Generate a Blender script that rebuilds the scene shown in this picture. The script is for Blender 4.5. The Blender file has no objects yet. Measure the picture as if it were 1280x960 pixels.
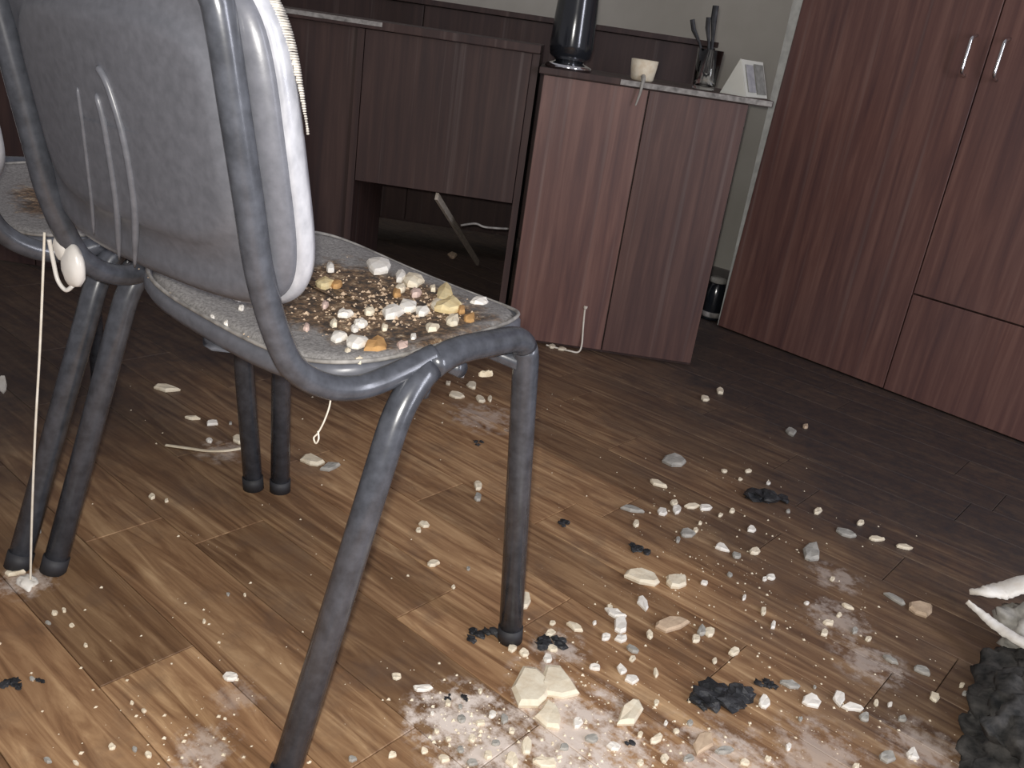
import bpy, bmesh, math, random
from mathutils import Vector, Matrix, noise
random.seed(7)
S = bpy.context.scene
COL = S.collection

# ------------------------------------------------------------------ camera, world, light, exposure
cam_d = bpy.data.cameras.new('camera'); cam = bpy.data.objects.new('camera', cam_d); COL.objects.link(cam)
cam.matrix_world = Matrix(((0.76172, -0.33342, 0.55553, 0.8807), (0.63326, 0.20185, -0.74715, -0.7470),
                           (0.13698, 0.92092, 0.3649, 0.8261), (0, 0, 0, 1)))
cam_d.sensor_width = 36; cam_d.lens = 31.31; cam_d.clip_start = 0.02
S.camera = cam
S.view_settings.view_transform = 'Standard'; S.view_settings.look = 'None'
S.view_settings.gamma = 1; S.view_settings.use_curve_mapping = False
S.view_settings.exposure = 0.0
W = bpy.data.worlds.new('dim_room_air'); S.world = W; W.use_nodes = True
W.node_tree.nodes['Background'].inputs[0].default_value = (0.97, 0.93, 1.0, 1)
W.node_tree.nodes['Background'].inputs[1].default_value = 0.27
# the phone's own flash, a small lamp beside the lens
fl = bpy.data.lights.new('camera_flash', 'POINT'); fl.energy = 47; fl.shadow_soft_size = 0.012; fl.color = (1.0, 0.965, 0.91)
flo = bpy.data.objects.new('camera_flash', fl); COL.objects.link(flo)
fpos = Vector((0.8807, -0.7470, 0.8261)) + Vector((0.76172, 0.63326, 0.13698))*-0.01 + Vector((-0.33342, 0.20185, 0.92092))*0.022
flo.location = fpos
flo.rotation_euler = (Vector((0.34, -0.02, 0.0)) - fpos).to_track_quat('-Z', 'Y').to_euler()

# soft light added off to the right, source unseen, for side highlights on tubes
al = bpy.data.lights.new('side_light', 'AREA'); al.shape = 'RECTANGLE'; al.size = .32; al.size_y = 1.5; al.energy = 30; al.color = (.86, .88, 1.0)
alo = bpy.data.objects.new('side_light', al); COL.objects.link(alo); alo.location = (2.5, .35, 1.15)
alo.rotation_euler = (Vector((.3, .3, .4)) - Vector((2.5, .35, 1.15))).to_track_quat('-Z', 'Y').to_euler()

# ------------------------------------------------------------------ helpers
def tag(o, label=None, cat=None, group=None, kind=None):
    if label: o['label'] = label
    if cat: o['category'] = cat
    if group: o['group'] = group
    if kind: o['kind'] = kind
    return o
def empty(name, loc=(0, 0, 0), rz=0.0, **k):
    o = bpy.data.objects.new(name, None); COL.objects.link(o); o.location = loc; o.rotation_euler = (0, 0, rz)
    o.empty_display_size = 0.1
    return tag(o, **k)
def obj(name, bm, m, parent=None, smooth=False, loc=None, **k):
    me = bpy.data.meshes.new(name); bmesh.ops.recalc_face_normals(bm, faces=bm.faces); bm.to_mesh(me); bm.free()
    if smooth:
        for p in me.polygons: p.use_smooth = True
    me.materials.append(m)
    o = bpy.data.objects.new(name, me); COL.objects.link(o)
    if parent: o.parent = parent
    if loc: o.location = loc
    return tag(o, **k)
def bx(bm, x0, x1, y0, y1, z0, z1, bev=0.0):
    r = bmesh.ops.create_cube(bm, size=1); vs = r['verts']
    for v in vs:
        v.co = Vector(((x0+x1)/2+v.co.x*(x1-x0), (y0+y1)/2+v.co.y*(y1-y0), (z0+z1)/2+v.co.z*(z1-z0)))
    if bev:
        es = list({e for v in vs for e in v.link_edges})
        bmesh.ops.bevel(bm, geom=es, offset=bev, segments=2, profile=0.7, affect='EDGES')
    return bm
def box(*a, bev=0.0):
    return bx(bmesh.new(), *a, bev=bev)
def smooth_path(pts, n=8):
    P = [Vector(p) for p in pts]; out = []
    for i in range(len(P)-1):
        p0 = P[max(i-1, 0)]; p1 = P[i]; p2 = P[i+1]; p3 = P[min(i+2, len(P)-1)]
        for k in range(n):
            t = k/n
            out.append(0.5*((2*p1)+(p2-p0)*t+(2*p0-5*p1+4*p2-p3)*t*t+(3*p1-p0-3*p2+p3)*t**3))
    out.append(P[-1]); return out
def fillet(pts, r, n=6):
    P = [Vector(p) for p in pts]; out = [P[0]]
    for i in range(1, len(P)-1):
        a = (P[i-1]-P[i]); b = (P[i+1]-P[i]); rr = min(r, a.length*.45, b.length*.45)
        A = P[i]+a.normalized()*rr; B = P[i]+b.normalized()*rr
        for k in range(n+1):
            t = k/n; out.append((1-t)**2*A+2*t*(1-t)*P[i]+t*t*B)
    out.append(P[-1]); return out
def tube(path, r, seg=14, bm=None, ry=None, rfun=None):
    bm = bm or bmesh.new(); rings = []; up = None
    for i, p in enumerate(path):
        t = (path[min(i+1, len(path)-1)]-path[max(i-1, 0)]).normalized()
        if up is None:
            up = Vector((1, 0, 0)) if abs(t.x) < .9 else Vector((0, 0, 1))
        up = (up - t*up.dot(t)).normalized(); s = t.cross(up)
        k = rfun(i/(len(path)-1)) if rfun else 1
        rings.append([bm.verts.new(p+up*math.cos(a)*r*k+s*math.sin(a)*(ry or r)*k) for a in [2*math.pi*j/seg for j in range(seg)]])
    for a, b in zip(rings, rings[1:]):
        for j in range(seg): bm.faces.new((a[j], a[(j+1) % seg], b[(j+1) % seg], b[j]))
    bm.faces.new(rings[0][::-1]); bm.faces.new(rings[-1]); return bm
def lathe(prof, seg=28, bm=None, c=(0, 0, 0)):
    bm = bm or bmesh.new(); rings = []
    for r, z in prof:
        rings.append([bm.verts.new((c[0]+r*math.cos(2*math.pi*j/seg), c[1]+r*math.sin(2*math.pi*j/seg), c[2]+z)) for j in range(seg)])
    for a, b in zip(rings, rings[1:]):
        for j in range(seg): bm.faces.new((a[j], a[(j+1) % seg], b[(j+1) % seg], b[j]))
    bm.faces.new(rings[0][::-1]); bm.faces.new(rings[-1]); return bm
def copy_tree(o, parent=None):
    c = o.copy(); COL.objects.link(c)
    if parent: c.parent = parent
    for ch in list(o.children): copy_tree(ch, c)
    return c

# ------------------------------------------------------------------ materials
class NT:
    def __init__(s, name):
        s.m = bpy.data.materials.new(name); s.m.use_nodes = True; s.n = s.m.node_tree.nodes; s.l = s.m.node_tree.links
        s.b = s.n['Principled BSDF']
    def node(s, t, **k):
        x = s.n.new(t)
        for a, b in k.items(): setattr(x, a, b)
        return x
    def link(s, a, b): s.l.new(a, b)
    def coords(s, kind, scale, rot=0.0):
        if kind == 'Position': o = s.node('ShaderNodeNewGeometry').outputs['Position']
        else: o = s.node('ShaderNodeTexCoord').outputs[kind]
        mp = s.node('ShaderNodeMapping'); mp.inputs['Scale'].default_value = scale; mp.inputs['Rotation'].default_value = (0, 0, rot)
        s.link(o, mp.inputs['Vector']); return mp
    def noise(s, vec, scale, detail=4, rough=.55, dist=0.0):
        x = s.node('ShaderNodeTexNoise'); x.inputs['Scale'].default_value = scale; x.inputs['Detail'].default_value = detail
        x.inputs['Roughness'].default_value = rough; x.inputs['Distortion'].default_value = dist
        s.link(vec, x.inputs['Vector']); return x.outputs['Fac']
    def ramp(s, f, stops):
        x = s.node('ShaderNodeValToRGB'); e = x.color_ramp.elements
        while len(e) < len(stops): e.new(0.5)
        for el, (p, c) in zip(e, stops):
            el.position = p; el.color = (*c, 1) if len(c) == 3 else c
        s.link(f, x.inputs['Fac']); return x.outputs['Color']
    def math(s, op, a, b=0.0, c=0.0, clamp=False):
        x = s.node('ShaderNodeMath', operation=op, use_clamp=clamp)
        for i, v in enumerate((a, b, c)):
            if isinstance(v, (int, float)): x.inputs[i].default_value = v
            else: s.link(v, x.inputs[i])
        return x.outputs[0]
    def mix(s, f, a, b, mode='MIX'):
        x = s.node('ShaderNodeMix', data_type='RGBA', blend_type=mode)
        for sock, v in ((x.inputs[0], f), (x.inputs[6], a), (x.inputs[7], b)):
            if isinstance(v, (int, float)): sock.default_value = v
            elif isinstance(v, tuple): sock.default_value = (*v, 1)
            else: s.link(v, sock)
        return x.outputs[2]
    def bump(s, h, strength=.3, dist=.002):
        x = s.node('ShaderNodeBump'); x.inputs['Strength'].default_value = strength; x.inputs['Distance'].default_value = dist
        s.link(h, x.inputs['Height']); s.link(x.outputs[0], s.b.inputs['Normal'])
def g3(v): return (v, v, v)
def simple(name, ca, cb, rough=.6, scale=20, metallic=0, bump=.2, bd=.002, coord='Object', stretch=(1, 1, 1), spec=.5, detail=4):
    t = NT(name); mp = t.coords(coord, stretch); f = t.noise(mp.outputs[0], scale, detail)
    t.link(t.ramp(f, [(.32, ca), (.68, cb)]), t.b.inputs['Base Color'])
    t.b.inputs['Roughness'].default_value = rough; t.b.inputs['Metallic'].default_value = metallic
    t.b.inputs['Specular IOR Level'].default_value = spec
    if bump: t.bump(f, bump, bd)
    return t.m
def mahogany(name, k=1.0, rough=.38):
    t = NT(name); mp = t.coords('Object', (26, 26, 1.3)); f = t.noise(mp.outputs[0], 1.6, 5, .6, .4)
    mp2 = t.coords('Object', (2, 2, 1)); f2 = t.noise(mp2.outputs[0], 2.2, 4)
    c = t.ramp(f, [(.30, (.105*k, .045*k, .040*k)), (.5, (.175*k, .078*k, .060*k)), (.72, (.28*k, .14*k, .105*k))])
    c = t.mix(t.math('MULTIPLY', f2, .55), c, (.10*k, .065*k, .066*k))
    # pale streaks running down the grain
    mp3 = t.coords('Object', (22, 22, .35)); f3 = t.noise(mp3.outputs[0], 2.0, 3, .5)
    st = t.math('MULTIPLY', t.math('SUBTRACT', f3, .60, clamp=True), 1.3, clamp=True)
    c = t.mix(st, c, (.34, .28, .25))
    t.link(c, t.b.inputs['Base Color'])
    t.link(t.math('ADD', t.math('MULTIPLY', f2, .25), rough), t.b.inputs['Roughness'])
    t.bump(f, .08, .001); return t.m
def floor_mat():
    t = NT('laminate_plank'); mp = t.coords('Position', (1, 1, 1))
    info = t.node('ShaderNodeObjectInfo'); rnd = info.outputs['Random']
    sep = t.node('ShaderNodeSeparateXYZ'); t.link(mp.outputs[0], sep.inputs[0]); X, Y = sep.outputs[0], sep.outputs[1]
    cmb = t.node('ShaderNodeCombineXYZ')
    t.link(t.math('ADD', t.math('MULTIPLY', X, 3.2), t.math('MULTIPLY', rnd, 37)), cmb.inputs[0])
    t.link(t.math('MULTIPLY', Y, 34), cmb.inputs[1]); t.link(t.math('MULTIPLY', rnd, 11), cmb.inputs[2])
    g = t.noise(cmb.outputs[0], 1.0, 6, .6, 1.6)
    c = t.ramp(g, [(.28, (.13, .062, .028)), (.44, (.27, .145, .070)), (.58, (.41, .245, .125)), (.75, (.64, .425, .235))])
    k = t.math('ADD', t.math('MULTIPLY', rnd, .45), .68)
    kk = t.node('ShaderNodeCombineXYZ')
    for i in range(3): t.link(k, kk.inputs[i])
    c = t.mix(1.0, c, kk.outputs[0], 'MULTIPLY')
    big = t.noise(mp.outputs[0], 3.2, 5, .65); fine = t.noise(mp.outputs[0], 38, 5, .7)
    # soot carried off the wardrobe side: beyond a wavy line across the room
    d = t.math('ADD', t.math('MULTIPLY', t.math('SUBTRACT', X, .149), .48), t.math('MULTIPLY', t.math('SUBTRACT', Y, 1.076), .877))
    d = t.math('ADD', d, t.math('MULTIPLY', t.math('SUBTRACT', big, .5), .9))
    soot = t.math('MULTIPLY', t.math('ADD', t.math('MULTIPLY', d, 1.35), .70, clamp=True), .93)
    d2 = t.math('ADD', t.math('MULTIPLY', t.math('SUBTRACT', -.42, X), 1.6), t.math('MULTIPLY', t.math('SUBTRACT', big, .5), 1.4), )  # second mask: floor also darker towards the left
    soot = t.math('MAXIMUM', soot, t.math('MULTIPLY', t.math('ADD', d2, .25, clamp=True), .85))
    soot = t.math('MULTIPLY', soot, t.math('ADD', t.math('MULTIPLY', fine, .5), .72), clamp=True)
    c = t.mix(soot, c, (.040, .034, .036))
    # general grime blotches
    gr = t.math('MULTIPLY', t.math('SUBTRACT', t.noise(mp.outputs[0], 7, 6, .7), .5, clamp=True), 2.6, clamp=True)
    c = t.mix(gr, c, (.13, .085, .06))
    # pale ash spilled in patches
    def ash(cx, cy, r, amt):
        dx = t.math('SUBTRACT', X, cx); dy = t.math('SUBTRACT', Y, cy)
        q = t.math('SQRT', t.math('ADD', t.math('MULTIPLY', dx, dx), t.math('MULTIPLY', dy, dy)))
        q = t.math('SUBTRACT', 1.0, t.math('DIVIDE', q, r), clamp=True)
        q = t.math('ADD', q, t.math('MULTIPLY', t.math('MULTIPLY', t.math('SUBTRACT', fine, .56), 3.4), t.math('MULTIPLY', q, 4, clamp=True)))
        return t.math('MULTIPLY', t.math('MULTIPLY', q, 1.6, clamp=True), amt)
    m = None
    for a in ASH:
        q = ash(*a); m = q if m is None else t.math('MAXIMUM', m, q)
    c = t.mix(m, c, (.80, .70, .62))
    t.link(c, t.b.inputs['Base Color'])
    t.link(t.math('ADD', t.math('MULTIPLY', fine, .25), .42), t.b.inputs['Roughness'])
    t.bump(g, .12, .001); return t.m
ASH = [(.335, -.02, .085, 1), (.45, .07, .13, .85), (.50, .02, .13, .9), (.62, .17, .11, .6), (.70, .29, .09, .4), (.335, .2, .05, .6), (.40, -.03, .10, .9),
       (.36, .13, .06, .6), (.80, .42, .07, .4), (.55, .75, .06, .35), (.6, .62, .07, .4), (.68, .55, .07, .4), (-.27, -.29, .05, .6), (-.46, .16, .06, .4), (-.28, .72, .10, .4), (.12, -.2, .04, .25), (.17, -.28, .05, .5)]
M = {}
M['floor'] = floor_mat()
M['sub'] = simple('floor_joint', (.03, .015, .01), (.05, .03, .02), .8)
M['wall'] = simple('wall_paint', (.66, .63, .55), (.74, .71, .63), .75, 5, bump=.05)
M['base'] = simple('skirting_grey', (.16, .15, .14), (.24, .22, .2), .6, 12)
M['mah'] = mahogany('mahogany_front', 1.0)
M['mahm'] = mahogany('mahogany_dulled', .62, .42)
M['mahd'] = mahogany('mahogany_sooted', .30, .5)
M['pale'] = simple('pale_edge_band', (.42, .42, .38), (.6, .6, .54), .5, 30)
M['dull'] = simple('ash_and_reflection_edge', (.16, .15, .14), (.42, .40, .37), .8, 60)  # ash tone; on the low cabinet top it paints a wall reflection
M['gap'] = simple('dark_recess', (.012, .01, .01), (.02, .017, .016), .8)
M['frame'] = simple('chair_frame_paint', (.048, .052, .062), (.085, .092, .110), .25, 60, bump=.12, bd=.001, spec=.8)
M['shell'] = simple('chair_back_plastic', (.115, .12, .138), (.15, .155, .178), .36, 90, bump=.15, bd=.001, spec=.6)
M['rim'] = simple('dusty_chair_rim', (.24, .25, .28), (.52, .53, .57), .28, 34, bump=.35, bd=.002, spec=.8, stretch=(1, 1, .6))
M['fray'] = simple('scorched_cloth_edge', (.36, .34, .31), (.72, .68, .60), .8, 120, bump=.2)
M['cap'] = simple('rubber_black', (.02, .02, .022), (.035, .035, .04), .6)
M['chrome'] = simple('chrome', (.75, .76, .78), (.85, .86, .88), .12, 10, metallic=1, bump=0)
M['satin'] = simple('satin_steel', (.8, .8, .78), (.9, .9, .88), .42, 10, metallic=.6, bump=0)
M['black'] = simple('black_gloss', (.012, .014, .018), (.02, .024, .03), .16, 10, bump=0, spec=.8)
M['cream'] = simple('plaster_cream', (.78, .66, .48), (.92, .84, .66), .85, 60, bump=.6)
M['white'] = simple('plaster_white', (.86, .80, .70), (.95, .92, .85), .8, 60, bump=.5)
M['grey'] = simple('plaster_grey', (.30, .29, .26), (.48, .46, .41), .85, 60, bump=.6)
M['tan'] = simple('plaster_tan', (.52, .38, .26), (.68, .52, .36), .85, 60, bump=.6)
M['yel'] = simple('foam_yellow', (.70, .52, .24), (.85, .72, .42), .85, 50, bump=.6)
M['och'] = simple('foam_ochre', (.42, .22, .08), (.62, .36, .14), .85, 50, bump=.6)
M['pink'] = simple('plaster_pinkish', (.62, .44, .37), (.78, .60, .52), .85, 50, bump=.6)
M['char'] = simple('charred', (.008, .009, .011), (.045, .046, .05), .55, 45, bump=1, bd=.004)
M['string'] = simple('string_white', (.75, .68, .56), (.9, .85, .75), .7, 60, bump=0)
M['melt'] = simple('melted_white_plastic', (.70, .67, .62), (.85, .83, .79), .3, 14, bump=.1)
M['lath'] = simple('raw_lath', (.42, .36, .29), (.62, .55, .46), .8, 30, stretch=(8, 8, 1))
M['paper'] = simple('paper', (.66, .66, .58), (.74, .74, .66), .7, 10, bump=0)
M['print'] = simple('grey_print', (.30, .30, .32), (.46, .46, .46), .7, 60, bump=0)
M['printd'] = simple('dark_print', (.20, .20, .18), (.33, .33, .30), .7, 60, bump=0)
M['rag'] = simple('sooty_cloth', (.006, .007, .007), (.085, .08, .074), .9, 40, bump=1, bd=.006, detail=8)
def seat_mat():
    t = NT('seat_cushion_cloth'); mp = t.coords('Object', (1, 1, 1))
    w = t.noise(mp.outputs[0], 260, 3, .7); big = t.noise(mp.outputs[0], 16, 6, .7, .6)
    sep = t.node('ShaderNodeSeparateXYZ'); t.link(mp.outputs[0], sep.inputs[0])
    c = t.ramp(w, [(.3, (.17, .16, .155)), (.7, (.38, .365, .35))])
    # burnt brown heart of the seat, wavy outline
    dx = t.math('SUBTRACT', sep.outputs[0], .055); dy = t.math('SUBTRACT', sep.outputs[1], .025)
    q = t.math('SQRT', t.math('ADD', t.math('MULTIPLY', t.math('MULTIPLY', dx, dx), 1.0), t.math('MULTIPLY', t.math('MULTIPLY', dy, dy), 1.9)))
    q = t.math('ADD', t.math('SUBTRACT', .20, q), t.math('MULTIPLY', t.math('SUBTRACT', big, .5), .22))
    q = t.math('MULTIPLY', q, 22, clamp=True)
    sp = t.noise(mp.outputs[0], 75, 5, .75)
    b = t.ramp(sp, [(.3, (.016, .013, .012)), (.45, (.07, .045, .028)), (.56, (.24, .14, .07)), (.63, (.50, .38, .24)), (.72, (.72, .62, .48))])
    c = t.mix(t.math('MULTIPLY', q, .93), c, b)
    t.link(c, t.b.inputs['Base Color']); t.b.inputs['Roughness'].default_value = .75
    t.bump(sp, .7, .004); return t.m
M['seat'] = seat_mat()
def glass():
    t = NT('clear_glass'); t.b.inputs['Transmission Weight'].default_value = 1; t.b.inputs['Roughness'].default_value = .04
    t.b.inputs['Base Color'].default_value = (.92, .95, .95, 1); return t.m
M['glass'] = glass()
FLAKES=[
 [0.3632, 0.0957, 0.0078, 0.0269, 0.0298, -0.0221, "c", "large cream plaster slab, left one of the broken cluster in front of the front leg"],
 [0.3838, 0.129, 0.0263, 0.0022, 0.0081, -0.0265, "c", "large cream plaster slab with a cracked far edge, right one of the broken cluster"],
 [0.4132, 0.0724, 0.013, 0.0089, 0.0114, -0.0195, "c", "cream plaster slab nearest the camera in the broken cluster"],
 [0.484, 0.1609, -0.0064, 0.0389, 0.0131, -0.0007, "c", "cream oblong plaster piece standing out right of the broken cluster"],
 [0.3202, 0.4553, 0.0301, 0.0174, 0.0108, -0.0228, "c", "long wedge shaped cream plaster piece beside its snapped off half"],
 [0.3631, 0.4901, 0.0193, 0.0087, 0.0115, -0.0285, "c", "triangular cream plaster piece, right half of the snapped pair"],
 [0.4195, 0.3795, 0.0176, 0.0273, 0.0114, -0.0174, "t", "tan trapezoid plaster piece lying below the snapped pair"],
 [0.367, 0.3137, 0.0066, 0.0103, 0.0155, -0.0211, "w", "bright white blocky plaster chip in the middle of the white scatter"],
 [0.3439, 0.3328, 0.018, 0.0054, 0.0041, -0.0101, "w", "thin white plaster sliver touching the bright blocky chip"],
 [0.3587, 0.3934, 0.001, 0.0113, 0.0191, -0.0146, "w", "white double lobed plaster chip above the tan trapezoid piece"],
 [0.447, 0.2188, 0.01, 0.0076, 0.0045, -0.0086, "w", "smooth white oval chip right of the broken cluster"],
 [0.427, 0.2264, 0.0005, 0.008, 0.01, -0.0055, "w", "narrow white chip leaning at the smooth oval chip"],
 [0.3222, 0.254, 0.0152, 0.0013, 0.0029, -0.0085, "c", "narrow cream plaster bar right of the front chair leg"],
 [0.23, 0.2464, 0.0075, 0.0069, 0.0164, -0.0225, "c", "cream curled flake beside the foot of the front chair leg"],
 [0.1175, 0.9129, 0.0238, 0.0184, 0.0144, -0.0286, "g", "flat grey plaster flake farthest out toward the low cabinet"],
 [0.1535, 0.7839, 0.0272, 0.0029, 0.0041, -0.0105, "c", "thin straight plaster splinter below the flat grey flake"],
 [0.1785, 0.6448, 0.0201, 0.0112, 0.006, -0.0118, "g", "dull grey splinter left of the small chip cluster"],
 [0.4849, 0.7918, 0.0099, 0.0218, 0.0199, -0.0391, "g", "dull grey rounded plaster flake on the sooty floor"],
 [0.504, 0.9265, 0.0188, 0.0031, 0.0037, -0.0178, "g", "pale elongated flake on the sooty floor near the wardrobe"],
 [0.691, 0.7695, 0.0222, 0.0096, 0.0047, -0.0285, "t", "pinkish tan plaster flake near the torn white board"],
 [0.6504, 0.7667, 0.022, -0.0043, 0.0006, -0.0087, "g", "thin grey splinter touching the pinkish tan flake"],
 [0.3705, 0.7762, 0.0095, 0.0018, 0.0038, -0.0129, "w", "small bright white chip alone on the dark soot patch"],
 [0.0853, -0.1903, 0.006, 0.0091, 0.0093, -0.0055, "w", "white rounded chip alone on the planks left of the near chair leg"],
 [-0.7741, 0.2279, 0.0234, 0.0181, 0.0146, -0.0097, "c", "cream slat shaped flake on the floor behind the rear legs"],
 [-0.3301, 0.2726, 0.0259, 0.0114, 0.0162, -0.0164, "c", "ragged cream flake between the middle legs and the near leg"],
 [-0.2902, 0.2834, 0.0055, 0.0206, 0.0132, -0.0092, "g", "grey flake touching the ragged cream flake"],
 [-0.5868, 0.302, 0.0102, 0.0067, 0.0253, -0.0204, "c", "cream chip half hidden by the pair of far legs"],
 [-0.2987, -0.2929, 0.0068, 0.0125, 0.0089, -0.0034, "c", "flat cream flake left of the white string end"],
 [0.6024, 0.3297, 0.0065, 0.0074, 0.0066, -0.0143, "w", "white chip lying beside the big charred clump"],
 [0.6507, 0.3846, 0.0127, 0.0062, 0.0039, -0.0168, "w", "white pointed chip right of the big charred clump"],
 [0.6765, 0.4237, 0.0044, 0.0145, 0.0104, -0.0129, "w", "white upright chip left in the angular group of three"],
 [0.6983, 0.4191, 0.014, 0.0095, 0.0021, -0.0084, "w", "white bar shaped chip in the angular group of three"],
 [0.718, 0.4127, 0.0058, 0.0065, 0.0041, -0.0118, "g", "grey chip at the right end of the angular group of three"],
 [0.6133, 0.3946, 0.014, 0.0068, 0.0022, -0.0086, "g", "greenish grey flake above the white pointed chip"],
 [0.702, 0.5815, 0.0124, -0.0014, 0.0004, -0.0071, "g", "thin pale splinter on the sooty floor below the pinkish tan flake"],
 [0.7474, 0.5946, 0.0162, 0.0011, 0.0007, -0.0106, "g", "ragged pale strip right of the thin pale splinter"],
 [0.7786, 0.5423, 0.0081, -0.0038, -0.001, -0.0128, "c", "cream chip below the ragged pale strip"],
 [0.067, 0.2049, 0.0053, 0.0114, 0.0069, -0.006, "c", "small cream chip midway between the two right hand chair legs"],
 [0.265, -0.0166, 0.0092, 0.0105, 0.0044, -0.0043, "w", "white elongated chip left of the ash patch"],
 [0.2249, -0.027, 0.0058, 0.004, 0.004, -0.0048, "c", "small rounded cream chip left of the white elongated chip"],
 [-0.0267, 1.3242, 0.0129, 0.004, 0.0084, -0.0198, "c", "left one of two small cream chips near the low cabinet"],
 [-0.0264, 1.4158, 0.0122, 0.0037, 0.0099, -0.0242, "c", "right one of two small cream chips near the low cabinet"],
 [0.2173, 1.3242, 0.0183, -0.0102, 0.005, -0.0261, "g", "grey chip lying in front of the wardrobe"],
 [0.2272, 1.3978, 0.0053, 0.0081, 0.0065, -0.0158, "t", "tiny tan chip beside the grey chip before the wardrobe"],
 [-1.3565, 1.7592, 0.0072, 0.0193, 0.0347, -0.0368, "t", "small tan chip on the floor under the desk"],
 [0.5797, 0.1878, 0.0122, 0.0043, 0.0069, -0.0256, "t", "tan plaster piece at the bottom edge below the charred clump"],
 [0.5331, 0.1465, 0.0029, 0.0146, 0.0056, -0.0037, "c", "cream chip left of the tan piece at the bottom edge"],
 [0.503, 0.0927, 0.0089, 0.0046, 0.0034, -0.008, "w", "white chip below the oblong plaster piece"],
 [0.4455, 0.0913, 0.0051, 0.0057, 0.006, -0.0084, "w", "bright white round chip right of the broken cluster"],
 [0.4251, 0.0067, 0.0066, 0.0045, 0.0093, -0.0151, "c", "pointed cream shard at the bottom edge below the broken cluster"],
 [0.4277, -0.0234, 0.0016, 0.0102, 0.0116, -0.0054, "c", "cream shard at the bottom edge left of the pointed shard"],
 [0.4586, 0.0048, 0.0127, 0.0111, 0.0051, -0.0076, "c", "wide cream slab at the bottom edge right of the pointed shard"],
 [-0.9541, -0.0336, 0.0025, 0.0083, 0.0522, -0.0201, "w", "white chunk at the left edge behind the rear legs"],
]
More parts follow.
